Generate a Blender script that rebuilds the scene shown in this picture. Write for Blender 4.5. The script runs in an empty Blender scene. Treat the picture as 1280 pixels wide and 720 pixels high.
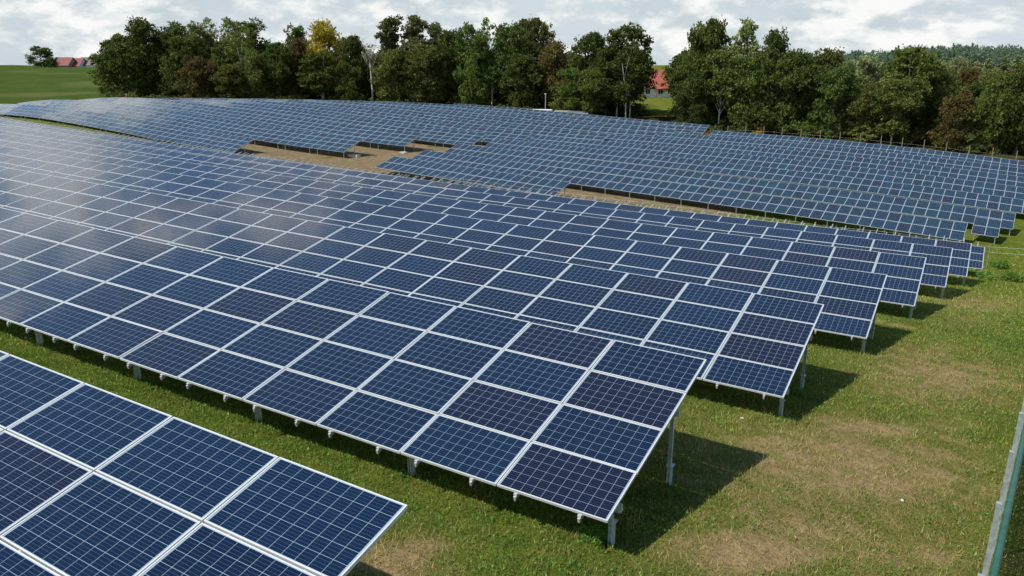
import bpy, bmesh, math, random
import numpy as np
from mathutils import Vector, Matrix
R = math.radians
sc = bpy.context.scene
COL = sc.collection
random.seed(7); rng = np.random.RandomState(11)

# ------------------------------------------------------------------ camera
PITCH = R(17.0); CP, SP = math.cos(PITCH), math.sin(PITCH)
FPX = 977.1                                   # focal length in 1280-wide pixels
cam = bpy.data.objects.new('camera', bpy.data.cameras.new('camera')); COL.objects.link(cam)
cam.data.sensor_width = 36; cam.data.lens = FPX/1280*36
cam.data.clip_start = .1; cam.data.clip_end = 6000
cam.location = (0, 0, 0); cam.rotation_euler = (R(90)-PITCH, 0, 0)
sc.camera = cam
# ------------------------------------------------------------------ light
SUN_AZ, SUN_EL = R(70), R(54)                 # shadows run towards SUN_AZ (clockwise from +Y)
SKY = .105; CLOUD = .74; SUN = 4.3
sd = Vector((math.sin(SUN_AZ)*math.cos(SUN_EL), math.cos(SUN_AZ)*math.cos(SUN_EL), -math.sin(SUN_EL)))
sl = bpy.data.lights.new('sun', 'SUN'); sl.energy = SUN; sl.angle = R(.53); sl.color = (1, .93, .82)
so = bpy.data.objects.new('sun', sl); COL.objects.link(so)
so.rotation_euler = sd.to_track_quat('-Z', 'Y').to_euler(); so.location = (-60, -20, 60)
sc.view_settings.view_transform = 'Standard'; sc.view_settings.look = 'None'
sc.view_settings.exposure = .38; sc.view_settings.gamma = 1.0; sc.view_settings.use_curve_mapping = False
sc.cycles.max_bounces = 6; sc.cycles.transparent_max_bounces = 4
sc.cycles.use_denoising = True

class NT:
    """small node-tree helper"""
    def __init__(s, nt): s.nt = nt; s.n = nt.nodes; s.l = nt.links
    def node(s, t, **kw):
        x = s.n.new(t)
        for k, v in kw.items(): setattr(x, k, v)
        return x
    def put(s, sock, v):
        if isinstance(v, bpy.types.NodeSocket): s.l.new(v, sock)
        else: sock.default_value = v
    def m(s, op, a, b=None, c=None, clamp=False):
        x = s.node('ShaderNodeMath', operation=op, use_clamp=clamp); s.put(x.inputs[0], a)
        if b is not None: s.put(x.inputs[1], b)
        if c is not None: s.put(x.inputs[2], c)
        return x.outputs[0]
    def mix(s, f, a, b):
        x = s.node('ShaderNodeMix', data_type='RGBA'); s.put(x.inputs[0], f)
        s.put(x.inputs[6], a if isinstance(a, bpy.types.NodeSocket) else (*a, 1)[:4])
        s.put(x.inputs[7], b if isinstance(b, bpy.types.NodeSocket) else (*b, 1)[:4]); return x.outputs[2]
    def ramp(s, f, stops):
        x = s.node('ShaderNodeMapRange', interpolation_type='SMOOTHSTEP'); s.put(x.inputs[0], f)
        x.inputs[1].default_value, x.inputs[2].default_value = stops[:2]
        if len(stops) > 2: x.inputs[3].default_value, x.inputs[4].default_value = stops[2:]
        return x.outputs[0]
    def noise(s, vec, scale, detail=4, rough=.55, dist=0):
        x = s.node('ShaderNodeTexNoise'); s.put(x.inputs['Scale'], scale); x.inputs['Detail'].default_value = detail
        x.inputs['Roughness'].default_value = rough; x.inputs['Distortion'].default_value = dist
        if vec is not None: s.l.new(vec, x.inputs['Vector'])
        return x.outputs['Fac']
    def vmul(s, vec, k):
        x = s.node('ShaderNodeVectorMath', operation='MULTIPLY'); s.put(x.inputs[0], vec); x.inputs[1].default_value = k
        return x.outputs[0]

world = bpy.data.worlds.new('World'); sc.world = world; world.use_nodes = True
w = NT(world.node_tree); w.n.clear()
tc = w.node('ShaderNodeTexCoord').outputs['Generated']
sky = w.node('ShaderNodeTexSky', sky_type='NISHITA'); sky.sun_disc = False
sky.sun_elevation = SUN_EL; sky.sun_rotation = SUN_AZ + math.pi; sky.air_density = 1.0; sky.dust_density = .2
bg1 = w.node('ShaderNodeBackground'); low_ = w.node('ShaderNodeSeparateXYZ'); w.l.new(tc, low_.inputs[0]); w.l.new(w.mix(w.ramp(low_.outputs[2], (.02, .30, 1, 0)), w.vmul(sky.outputs[0], (.80, .98, 1.06)), tuple(c/SKY for c in (.49, .545, .59))), bg1.inputs[0]); bg1.inputs[1].default_value = SKY
sep = w.node('ShaderNodeSeparateXYZ'); w.l.new(tc, sep.inputs[0])
zz = w.m('MAXIMUM', sep.outputs[2], .0)
cv = w.vmul(tc, (1, 1, 2.3))                   # flattened cumulus
n1 = w.noise(cv, 4.2, 8, .58, .1)
n2 = w.noise(cv, 12, 8, .62, .1)
dens = w.m('ADD', w.m('MULTIPLY', n1, .7), w.m('MULTIPLY', n2, .3))
el_ = sep.outputs[2]
high = w.ramp(el_, (.16, .55))                 # the deck thins out overhead, away from the sun
sx_ = w.ramp(w.m('SUBTRACT', w.m('MULTIPLY', sep.outputs[1], .75), w.m('MULTIPLY', sep.outputs[0], 1.0)), (.25, 1.15))
thr = w.m('ADD', .385, w.m('MULTIPLY', high, w.m('SUBTRACT', .20, w.m('MULTIPLY', sx_, .20))))
thr = w.m('ADD', thr, w.ramp(el_, (.42, .60, 0, .30)))
cover = w.ramp(w.m('SUBTRACT', dens, thr), (.0, .13))
shade = w.ramp(w.m('ADD', w.m('MULTIPLY', n2, .75), w.m('MULTIPLY', n1, .25)), (.42, .575))
toS = w.node('ShaderNodeVectorMath', operation='DOT_PRODUCT'); w.l.new(tc, toS.inputs[0]); toS.inputs[1].default_value = (-sd.x, -sd.y, -sd.z)
glow = w.ramp(toS.outputs['Value'], (.15, .95, .0, 1.15))
cc = w.mix(shade, (.58, .665, .71), (1.02, 1.02, 1.0))
bg2 = w.node('ShaderNodeBackground'); w.l.new(cc, bg2.inputs[0]); w.l.new(w.m('MULTIPLY', w.m('ADD', glow, 1.0), CLOUD), bg2.inputs[1])
mx = w.node('ShaderNodeMixShader'); w.l.new(w.m('MULTIPLY', cover, .96), mx.inputs[0]); w.l.new(bg1.outputs[0], mx.inputs[1]); w.l.new(bg2.outputs[0], mx.inputs[2])
w.l.new(mx.outputs[0], w.node('ShaderNodeOutputWorld').inputs[0])

# ------------------------------------------------------------------ survey of the three fields
FA = dict(kind='A', az=.53199, tl=.2088, mw=1.67, mh=1.01, z=[-5.82806, -.56194, -3.3861, .86955, 1.0929, -.41812, .13726, .03943, -.54594], s0=0, k0=2,
          q=[1.05047, 8.05986, 15.05971, 22.26968, 29.43745, 36.45968, 43.12935, 49.86705],
          r=[-4.06762, -3.32644, -2.56115, -1.79971, -1.01814, -.22336, .5588, 1.32633],
          l=[-14, -31, -45, -60, -74, -88, -101, -114], high=4, per=6, clear=.52)
FB = dict(kind='B', az=.5616, tl=.262, mw=1.01, mh=1.68, z=[-14.78275, -2.47078, -.93833, -.82832, -.73432, .3833, -.48337, -.9307, .01291], s0=0, k0=1,
          q=[63.85795, 71.65707, 80.63555, 90.21064, 99.30027, 108.08272, 116.17623, 123.72796],
          r=[-35.5, -1.9, 1.5, 8.2, 8.5, 9.5, 10.5, 11.5], l=[-57.8, -59.3, -61.1, -61.3, -60.4, -53.6, -47.3, -41.5], high=2, per=8, clear=.62)
ZERO = [0]*12
FB['rg'] = [-1]+FB['r'][1:]
FC = dict(kind='C', az=.62409, tl=.3913, mw=1.67, mh=1.01, z=[-12.56457, 3.32431, -1.07925, 4.95167, -3.58769, .05268, 1.47005, -1.34006, .75285], s0=-60, k0=1,
          q=[61.93187, 72.73493, 82.60048, 88.62248, 94.77934, 102.01824, 109.89769, 118.12954, 126.51061, 134.84916],
          r=[-91.3, -78.3, -76.2, -71.1, -67.2, -58.1, -54., -54.5, -54.8, -55.4],
          l=[-173, -174.9, -176, -172.3, -167.9, -161.1, -154.8, -149., -133.3, -116.4], high=4, per=4, clear=.60)
FC['dq'] = [1.2, -1.8, -2.3]+[0]*7; FC['dz'] = [-.12, .2, .26]+[0]*7
for F in (FA, FB, FC):
    F['a'] = np.array([math.cos(F['az']), -math.sin(F['az'])]); F['n'] = np.array([math.sin(F['az']), math.cos(F['az'])])
def zpoly(F, s, k):
    z0, a, b, c, d, e, f, g, h = F['z']; S = (s-F['s0'])/50; K = (k-F['k0'])/4
    return z0+a*S+b*K+c*S*S+d*S*K+e*K*K+f*S**3+g*S*S*K+h*S*K*K
def fpoint(F, k, s, h=0, dq=0):
    q = F['q'][k-1]+dq+F.get('dq', ZERO)[k-1]
    xy = F['a']*s+F['n']*(q+h*math.cos(F['tl']))
    return Vector((xy[0], xy[1], float(zpoly(F, s, k+dq/8))+F.get('dz', ZERO)[k-1]+h*math.sin(F['tl'])))
def at(u, v, d):                              # a surveyed point: image bearing and distance -> world
    x = (u-640)/FPX*d; yv = (v-360)/FPX*d
    return Vector((x, d*CP-yv*SP, -yv*CP-d*SP))
CTRL = [(-97, 250, -12.3), (-130, 200, -12), (-190, 240, -11.9), (-150, 300, -10.9), (-230, 320, -10.6), (-90, 300, -11.4), (-200, 430, -8.9), (-270, 400, -8.6), (-120, 440, -9.3),
        (-330, 480, -9), (-160, 520, -10.5), (-300, 620, -17), (-150, 700, -22), (-500, 600, -17), (-60, 210, -12.9), (0, 205, -13.8), (-20, 300, -13), (28, 180, -15), (45, 230, -12.9), (60, 260, -12.5), (20, 260, -13), (55, 160, -16), (75, 130, -16.4), (85, 112, -16.5),
        (95, 92, -16.6), (110, 150, -17), (110, 80, -16.5), (60, 45, -14.8), (90, 40, -16), (45, 25, -11.5), (40, 5, -9), (20, 6, -6.7), (100, 0, -14), (150, 220, -17), (200, 300, -16), (280, 450, -12), (350, 600, -12), (100, 450, -13), (0, 520, -15), (-60, 460, -12), (500, 300, -12),
        (500, 900, -32), (-600, 900, -40), (0, 900, -34), (0, 1400, -60), (1200, 1200, -60), (-1300, 200, -40), (1300, 0, -14), (0, -400, -3), (-60, -20, -1.5), (30, -30, -5), (-120, 60, -6), (-160, 120, -9.5), (-800, -600, -4), (800, -600, -8), (-1300, 1300, -70), (0, 3000, -140), (3000, 3000, -200), (-3000, 3000, -200), (1500, 3000, -160), (-1500, 3000, -160), (-3300, 800, -140), (3000, -3000, -10), (-3000, -3000, -8)]
def ground(X, Y):
    X = np.asarray(X, float); Y = np.asarray(Y, float)
    W = np.zeros_like(X); Z = np.zeros_like(X)
    for F in (FA, FB, FC):
        s = X*F['a'][0]+Y*F['a'][1]; q = X*F['n'][0]+Y*F['n'][1]
        qs = np.array(F['q']); ks = np.arange(1, len(qs)+1)
        qe = np.concatenate([[qs[0]-6], qs, [qs[-1]+6]]); ke = np.concatenate([[1-6/7.5], ks, [ks[-1]+6/7.5]])
        k = np.interp(q, qe, ke)
        lo = np.interp(k, ks, F['l']); hi = np.interp(k, ks, F.get('rg', F['r']))+4
        sc_ = np.clip(s, lo, hi); qc = np.clip(q, qe[0], qe[-1])
        d = np.hypot(s-sc_, q-qc)
        z = zpoly(F, sc_, k)-F['clear']
        wt = 1/(d+1.2)**3; W += wt; Z += wt*z
    for x, y, z in CTRL:
        wt = 1/(np.hypot(X-x, Y-y)+1.5)**3*4; W += wt; Z += wt*z
    return Z/W
def gz(x, y): return float(ground(np.array([x]), np.array([y]))[0])

# ------------------------------------------------------------------ helpers
def tag(o, label=None, cat=None, group=None, kind=None):
    if label: o['label'] = label
    if cat: o['category'] = cat
    if group: o['group'] = group
    if kind: o['kind'] = kind
    return o
def mesh(name, V, Fc, mats, smooth=False, mi=None):
    me = bpy.data.meshes.new(name); me.from_pydata([tuple(v) for v in V], [], [tuple(f) for f in Fc])
    for m_ in (mats if isinstance(mats, (list, tuple)) else [mats]): me.materials.append(m_)
    if mi is not None: me.polygons.foreach_set('material_index', mi)
    if smooth: me.polygons.foreach_set('use_smooth', [True]*len(me.polygons))
    me.update(); return me
def obj(name, me, parent=None, mw=None):
    o = bpy.data.objects.new(name, me); COL.objects.link(o)
    if parent is not None: o.parent = parent
    if mw is not None: o.matrix_basis = mw
    return o
class MB:
    def __init__(s): s.V = []; s.F = []; s.I = []
    def box(s, c0, c1, mi=0, M=None):
        x0, y0, z0 = c0; x1, y1, z1 = c1; b = len(s.V)
        P = [(x0,y0,z0),(x1,y0,z0),(x1,y1,z0),(x0,y1,z0),(x0,y0,z1),(x1,y0,z1),(x1,y1,z1),(x0,y1,z1)]
        if M is not None: P = [tuple(M @ Vector(p)) for p in P]
        s.V += P
        for f in ((0,3,2,1),(4,5,6,7),(0,1,5,4),(1,2,6,5),(2,3,7,6),(3,0,4,7)): s.F.append(tuple(b+i for i in f)); s.I.append(mi)
        return s
    def tube(s, pts, rad, n=8, mi=0, cap=True):
        b = len(s.V); pts = [Vector(p) for p in pts]
        for i, p in enumerate(pts):
            d = (pts[min(i+1, len(pts)-1)]-pts[max(i-1, 0)]).normalized()
            u = d.cross(Vector((.13, .97, .21))).normalized(); v = d.cross(u)
            r = rad[i] if isinstance(rad, (list, tuple)) else rad
            for k in range(n):
                a = 2*math.pi*k/n; s.V.append(tuple(p+(u*math.cos(a)+v*math.sin(a))*r))
        for i in range(len(pts)-1):
            for k in range(n):
                k2 = (k+1) % n; s.F.append((b+i*n+k, b+i*n+k2, b+(i+1)*n+k2, b+(i+1)*n+k)); s.I.append(mi)
        if cap:
            s.F.append(tuple(b+k for k in range(n))[::-1]); s.I.append(mi)
            s.F.append(tuple(b+(len(pts)-1)*n+k for k in range(n))); s.I.append(mi)
        return s
    def poly(s, P, mi=0):
        b = len(s.V); s.V += [tuple(p) for p in P]; s.F.append(tuple(range(b, b+len(P)))); s.I.append(mi); return s
    def mesh(s, name, mats, smooth=False): return mesh(name, s.V, s.F, mats, smooth, s.I)

def mat(name, col, rough=.6, metal=0, spec=.5, bump=None, var=None):
    m_ = bpy.data.materials.new(name); m_.use_nodes = True; t = NT(m_.node_tree); p = t.n['Principled BSDF']
    p.inputs['Roughness'].default_value = rough; p.inputs['Metallic'].default_value = metal
    p.inputs['Specular IOR Level'].default_value = spec
    g = t.node('ShaderNodeTexCoord').outputs['Object']
    if var:
        sc_, amt = var; f = t.ramp(t.noise(g, sc_, 5, .6), (.3, .7))
        t.l.new(t.mix(f, tuple(c*(1-amt) for c in col), tuple(min(1, c*(1+amt)) for c in col)), p.inputs['Base Color'])
    else: p.inputs['Base Color'].default_value = (*col, 1)
    if bump:
        b = t.node('ShaderNodeBump'); b.inputs['Strength'].default_value = bump[1]; b.inputs['Distance'].default_value = .02
        t.l.new(t.noise(g, bump[0], 4), b.inputs['Height']); t.l.new(b.outputs[0], p.inputs['Normal'])
    return m_
M_FRAME = mat('anodised_frame', (.53, .55, .55), .38, 0, .5, var=(3, .05))
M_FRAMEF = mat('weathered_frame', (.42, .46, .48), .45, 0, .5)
M_GALV = mat('galvanised_steel', (.50, .55, .53), .5, .15, .5, var=(14, .25))
M_GALVD = mat('dull_galvanised', (.27, .31, .30), .6, .1, .4, var=(10, .25))
M_RAIL = mat('aluminium_rail', (.55, .56, .56), .4, .4, .5, var=(5, .1))
M_BACK = mat('backsheet', (.55, .56, .57), .7)
M_CONC = mat('concrete', (.42, .40, .35), .9, var=(2, .25), bump=(12, .4))
M_WHITE = mat('white_paint', (.78, .78, .76), .5, var=(2, .06))
M_GREENP = mat('green_powder_coat', (.012, .085, .06), .4, 0, .5, var=(6, .2))

def cell_material(name, ca, cb_, spec):
    """polycrystalline module: 10 x 6 cells, white gaps, busbars, glass on top"""
    m_ = bpy.data.materials.new(name); m_.use_nodes = True; t = NT(m_.node_tree); p = t.n['Principled BSDF']
    oc = t.node('ShaderNodeTexCoord').outputs['Object']; sp = t.node('ShaderNodeSeparateXYZ'); t.l.new(oc, sp.inputs[0])
    cw = .158; fx = t.m('DIVIDE', t.m('SUBTRACT', sp.outputs[0], .035), cw); fy = t.m('DIVIDE', t.m('SUBTRACT', sp.outputs[1], .021), cw)
    def line(f, half):
        a = t.m('ABSOLUTE', t.m('SUBTRACT', t.m('FRACT', t.m('ADD', f, .5)), .5)); return t.m('LESS_THAN', a, half)
    gap = t.m('MAXIMUM', line(fx, .0135), line(fy, .0135))
    inx = t.m('MULTIPLY', t.m('GREATER_THAN', fx, 0), t.m('LESS_THAN', fx, 10)); iny = t.m('MULTIPLY', t.m('GREATER_THAN', fy, 0), t.m('LESS_THAN', fy, 6))
    out = t.m('SUBTRACT', 1, t.m('MULTIPLY', inx, iny)); gap = t.m('MAXIMUM', gap, out)
    bus = line(t.m('MULTIPLY', fy, 4), .05)
    fl = t.node('ShaderNodeVectorMath', operation='FLOOR'); cb = t.node('ShaderNodeCombineXYZ'); t.l.new(fx, cb.inputs[0]); t.l.new(fy, cb.inputs[1]); t.l.new(cb.outputs[0], fl.inputs[0])
    oi = t.node('ShaderNodeObjectInfo').outputs['Random']
    ad = t.node('ShaderNodeVectorMath', operation='ADD'); t.l.new(fl.outputs[0], ad.inputs[0]); c3 = t.node('ShaderNodeCombineXYZ'); t.l.new(t.m('MULTIPLY', oi, 97.3), c3.inputs[2]); t.l.new(c3.outputs[0], ad.inputs[1])
    wn = t.node('ShaderNodeTexWhiteNoise', noise_dimensions='3D'); t.l.new(ad.outputs[0], wn.inputs['Vector'])
    base = t.mix(oi, ca, cb_)
    dark = t.ramp(t.m('FRACT', t.m('MULTIPLY', oi, 7.31)), (.72, .92)); base = t.mix(t.m('MULTIPLY', dark, .75), base, (.0075, .0075, .020))
    base = t.mix(t.m('MULTIPLY', wn.outputs['Value'], .30), base, (.0035, .008, .030))
    vo = t.node('ShaderNodeTexVoronoi'); vo.inputs['Scale'].default_value = 55; t.l.new(oc, vo.inputs['Vector'])
    sc_ = t.node('ShaderNodeSeparateColor'); t.l.new(vo.outputs['Color'], sc_.inputs[0])
    base = t.mix(t.m('MULTIPLY', sc_.outputs[0], .12), base, (.012, .026, .075))
    base = t.mix(t.m('MULTIPLY', bus, .22), base, (.20, .23, .30))
    base = t.mix(t.m('MULTIPLY', gap, .9), base, (.28, .36, .44))
    dust = t.ramp(t.noise(oc, 2.2, 5, .6), (.45, .8)); base = t.mix(t.m('MULTIPLY', dust, .007), base, (.35, .33, .30))
    t.l.new(base, p.inputs['Base Color'])
    t.l.new(t.m('ADD', .07, t.m('MULTIPLY', dust, .09)), p.inputs['Roughness'])
    p.inputs['IOR'].default_value = 1.46; p.inputs['Specular IOR Level'].default_value = spec
    return m_
M_CELL = cell_material('solar_cells', (.0030, .0110, .031), (.0036, .0165, .044), .33)
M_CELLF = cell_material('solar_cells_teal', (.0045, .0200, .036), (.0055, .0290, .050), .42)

def grassy(name, kind):
    m_ = bpy.data.materials.new(name); m_.use_nodes = True; t = NT(m_.node_tree); p = t.n['Principled BSDF']
    p.inputs['Roughness'].default_value = 1; p.inputs['Specular IOR Level'].default_value = .0
    g = t.node('ShaderNodeNewGeometry').outputs['Position']
    worn = t.node('ShaderNodeAttribute', attribute_name='worn').outputs['Fac']
    tan = t.node('ShaderNodeAttribute', attribute_name='bare').outputs['Fac']
    crop = t.node('ShaderNodeAttribute', attribute_name='crop').outputs['Fac']
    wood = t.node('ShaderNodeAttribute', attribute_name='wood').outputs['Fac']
    nb = t.noise(g, .35, 6, .6, .4); nm = t.noise(g, 2.1, 5, .6); nf = t.noise(g, 19, 4, .7)
    gr = t.mix(t.ramp(nm, (.35, .68)), (.062, .100, .014), (.138, .160, .026))
    gr = t.mix(t.m('MULTIPLY', t.m('ADD', t.m('MULTIPLY', t.ramp(nb, (.42, .66)), .45), t.m('MULTIPLY', worn, .9), None, True), .85), gr, (.200, .170, .055))
    gr = t.mix(t.m('MULTIPLY', t.ramp(nf, (.4, .75)), .5), gr, (.028, .046, .008))
    soil = t.mix(t.ramp(t.noise(g, 7, 5, .7), (.3, .72)), (.205, .142, .078), (.38, .27, .150))
    wm = t.ramp(t.m('ADD', t.m('MULTIPLY', worn, 1.0), t.m('MULTIPLY', t.m('SUBTRACT', nm, .5), 1.15)), (.38, .88))
    col = t.mix(t.m('MULTIPLY', wm, .85), gr, soil)
    dry = t.mix(t.ramp(t.noise(g, 1.5, 6, .7), (.32, .7)), (.130, .098, .055), (.245, .190, .115))
    dry = t.mix(t.ramp(t.noise(g, .22, 4, .6), (.55, .72)), dry, (.085, .095, .03))
    col = t.mix(t.ramp(t.m('ADD', tan, t.m('MULTIPLY', t.m('SUBTRACT', nm, .5), .5)), (.4, .62)), col, dry)
    cr = t.mix(t.ramp(t.noise(t.vmul(g, (.5, 1.6, 1)), .30, 6, .65), (.35, .66)), (.042, .070, .016), (.066, .098, .025))
    cr = t.mix(t.m('MULTIPLY', t.ramp(t.noise(g, 1.1, 5, .75), (.42, .62)), .5), cr, (.030, .055, .012))
    cr = t.mix(t.m('MULTIPLY', t.ramp(t.noise(g, .03, 3), (.5, .66)), .6), cr, (.105, .115, .045))
    col = t.mix(crop, col, cr)
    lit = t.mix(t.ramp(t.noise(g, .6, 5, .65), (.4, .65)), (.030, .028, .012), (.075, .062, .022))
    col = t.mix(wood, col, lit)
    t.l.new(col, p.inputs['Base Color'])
    b = t.node('ShaderNodeBump'); b.inputs['Strength'].default_value = .9; b.inputs['Distance'].default_value = .10
    t.l.new(t.m('ADD', t.m('MULTIPLY', nf, .6), nm), b.inputs['Height']); t.l.new(b.outputs[0], p.inputs['Normal'])
    return m_
M_GROUND = grassy('grass_ground', 0)

# ------------------------------------------------------------------ ground sheet
def worn_mask(X, Y):
    m_ = np.zeros_like(X)
    for u, v, d, rx, ry, a, st in WORN:
        P = at(u, v, d); ca, sa = math.cos(a), math.sin(a)
        dx, dy = X-P.x, Y-P.y; e = ((dx*ca+dy*sa)/rx)**2+((-dx*sa+dy*ca)/ry)**2
        m_ = np.maximum(m_, st*np.exp(-e))
    return m_
def groundpt(u, v):
    dr = Vector(((u-640)/FPX, CP-(v-360)/FPX*SP, -(v-360)/FPX*CP-SP)); t_ = 8.
    for _ in range(60):
        P = dr*t_; z = gz(P.x, P.y); t_ += (P.z-z)/(-dr.z)*.6
    return t_
WORN = [(u, v, groundpt(u, v), rx, ry, a, st) for u, v, rx, ry, a, st in (
    (1085, 535, 1.5, .8, -.3, .85), (1000, 572, 1.6, .5, -.5, .8), (1090, 605, 2.0, .55, .1, .9), (960, 620, 1.3, .5, .2, .6), (940, 690, 1.6, .8, .2, .95), (1120, 640, .8, .4, .4, .6),
    (1150, 600, .8, .3, 0, .7), (500, 700, .9, .7, .5, .9), (900, 560, 1.6, .35, -.5, .65), (1150, 440, 3.0, 1.4, .6, .62), (1180, 530, 1.2, .8, .5, .5), (1120, 470, 2.2, 1.0, .5, .55), (1200, 400, 3.5, 1.6, .8, .5), (1060, 580, 4.5, 3.0, .4, .74), (1180, 470, 4.5, 2.5, .8, .74), (1120, 690, 2.6, 1.2, .2, .60), (1000, 655, 2.2, 1.2, .2, .68), (1225, 380, 5, 2.5, .8, .6), (1010, 700, 2.0, 1.0, .3, .5), (1110, 405, 1.6, .5, -.5, .7), (1240, 345, 2.2, 1.5, .5, .6))]
def sinh_axis(lo, hi, c, near, n):
    a = np.linspace(-1, 1, n); k = 5.2
    g = np.sinh(a*k)/math.sinh(k)
    return c+np.where(g < 0, g*(c-lo), g*(hi-c))
N = 520
xs = np.sort(np.concatenate([np.arange(-14, 18, .25), np.arange(-130, -14, 1.6), np.arange(18, 130, 1.6), -130-np.geomspace(4, 3200, 46), 130+np.geomspace(4, 3200, 46)]))
ys = np.sort(np.concatenate([np.arange(2, 30, .25), np.arange(30, 70, .8), np.arange(70, 230, 1.8), 230+np.geomspace(4, 3500, 50), 2-np.geomspace(1, 1500, 24)]))
X, Y = np.meshgrid(xs, ys); Z = ground(X, Y)
def fbm(X, Y, sc_, seed, oct_=4):
    r = np.random.RandomState(seed); o = np.zeros_like(X); a = 1.
    for i in range(oct_):
        for _ in range(3):
            th = r.rand()*6.28; ph = r.rand()*6.28; f = 2*math.pi/sc_*(2**i)*(.8+.4*r.rand())
            o += a*np.sin((X*math.cos(th)+Y*math.sin(th))*f+ph+1.7*np.sin((X*math.sin(th)-Y*math.cos(th))*f*.6+ph*2))
        a *= .5
    return o/5
near = np.exp(-(np.hypot(X, Y)/60)**2)
Z = Z+.035*fbm(X, Y, 3.0, 5)*near
m_ = np.exp(-(((X-37)/5)**2+((Y-47)/6)**2)); Z += .7*m_*(1+.5*fbm(X, Y, 2.5, 8))   # weedy mound beyond the last row
nx, ny = len(xs), len(ys)
idx = np.arange(nx*ny).reshape(ny, nx)
Fq = np.stack([idx[:-1, :-1].ravel(), idx[:-1, 1:].ravel(), idx[1:, 1:].ravel(), idx[1:, :-1].ravel()], 1)
me = bpy.data.meshes.new('grass_ground'); me.vertices.add(nx*ny); me.vertices.foreach_set('co', np.stack([X.ravel(), Y.ravel(), Z.ravel()], 1).ravel())
me.loops.add(Fq.size); me.polygons.add(len(Fq)); me.loops.foreach_set('vertex_index', Fq.ravel()); me.polygons.foreach_set('loop_start', np.arange(0, Fq.size, 4)); me.polygons.foreach_set('use_smooth', [True]*len(Fq))
me.update(); me.materials.append(M_GROUND)
def attr(name, arr):
    a = me.attributes.new(name, 'FLOAT', 'POINT'); a.data.foreach_set('value', arr.ravel().astype(np.float32))
def sm(x, a, b): x = np.clip((x-a)/(b-a), 0, 1); return x*x*(3-2*x)
attr('worn', worn_mask(X, Y))
qa = X*FA['n'][0]+Y*FA['n'][1]; sa_ = X*FA['a'][0]+Y*FA['a'][1]
tanm = sm(qa, 53, 56)*(1-sm(sa_, -24, -12))*sm(sa_, -190, -150)*(.45+.55*sm(sa_, -112, -98))*(1-sm(Y, 128, 140))
attr('bare', tanm)
brg = X/np.maximum(Y, 1)
attr('crop', sm(np.hypot(X, Y), 205, 215)*(1-sm(brg, -.50, -.44)))
qb = X*FB['n'][0]+Y*FB['n'][1]-.12*np.clip(35-X, 0, 200)
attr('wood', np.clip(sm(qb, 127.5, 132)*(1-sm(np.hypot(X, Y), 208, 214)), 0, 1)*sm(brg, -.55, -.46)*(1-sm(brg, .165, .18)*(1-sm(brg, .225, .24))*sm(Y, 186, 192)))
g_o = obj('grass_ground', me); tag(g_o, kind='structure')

# ------------------------------------------------------------------ solar tables
ORD = ['', 'first', 'second', 'third', 'fourth', 'fifth', 'sixth', 'seventh', 'eighth', 'ninth', 'tenth', 'eleventh', 'twelfth', 'thirteenth', 'fourteenth', 'fifteenth', 'sixteenth', 'seventeenth', 'eighteenth', 'nineteenth', 'twentieth']
L, Wd, T = 1.65, .99, .040
fw = .013
b = MB().box((fw, fw, .030), (L-fw, Wd-fw, .036)); ME_GLASS = b.mesh('solar_panel', [M_CELL])
b = MB()
for c0, c1 in (((0, 0, 0), (L, .015, T)), ((0, Wd-.015, 0), (L, Wd, T)), ((0, .015, 0), (.015, Wd-.015, T)), ((L-.015, .015, 0), (L, Wd-.015, T))): b.box(c0, c1)
b.box((.015, .015, .022), (L-.015, Wd-.015, .0295))
ME_FRAME = b.mesh('panel_frame', [M_FRAME])
b = MB()                                      # frame and laminate in one mesh for the far fields
for c0, c1 in (((0, 0, 0), (L, .019, T)), ((0, Wd-.019, 0), (L, Wd, T)), ((0, .019, 0), (.019, Wd-.019, T)), ((L-.019, .019, 0), (L, Wd-.019, T))): b.box(c0, c1, 1)
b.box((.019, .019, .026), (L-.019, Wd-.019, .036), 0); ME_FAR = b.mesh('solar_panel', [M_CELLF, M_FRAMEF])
def rail_mesh(length, w_=.034, h_=.05, name='mounting_rail'):
    b = MB().box((-w_/2, 0, -h_), (w_/2, length, 0)); b.box((-w_/2-.008, 0.02, .001), (w_/2+.008, .06, .030)); b.box((-.012, .0, -h_-.02), (.012, .03, -h_-.001))
    return b.mesh(name, [M_RAIL])
def beam_mesh(length, name='purlin'):
    return MB().box((0, -.03, -.10), (length, .03, 0)).box((0, -.045, -.112), (length, .045, -.102)).mesh(name, [M_GALV])
def post_mesh():
    b = MB().box((-.029, -.005, 0), (.029, .005, 1)).box((-.029, -.045, 0), (-.021, -.0055, 1)).box((.021, -.045, 0), (.029, -.0055, 1)); return b.mesh('post', [M_GALV])
ME_POST = post_mesh()
b = MB().tube([(0, 0, -.4), (0, 0, .34)], .042, 10).box((-.055, -.055, .3405), (.055, .055, .355)); ME_SCREW = b.mesh('ground_screw', [M_GALV])
RC = {}
def cached(key, fn):
    if key not in RC: RC[key] = fn()
    return RC[key]

def basis(P0, P1, up):
    x = (P1-P0).normalized(); y = (up-x*up.dot(x)).normalized(); z = x.cross(y)
    Mx = Matrix.Identity(4)
    for i, v in enumerate((x, y, z)):
        for j in range(3): Mx[j][i] = v[j]
    Mx.translation = P0; return Mx
def jit(): return Matrix.Rotation(random.gauss(0, R(.18)), 4, 'X') @ Matrix.Rotation(random.gauss(0, R(.15)), 4, 'Y')

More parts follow.
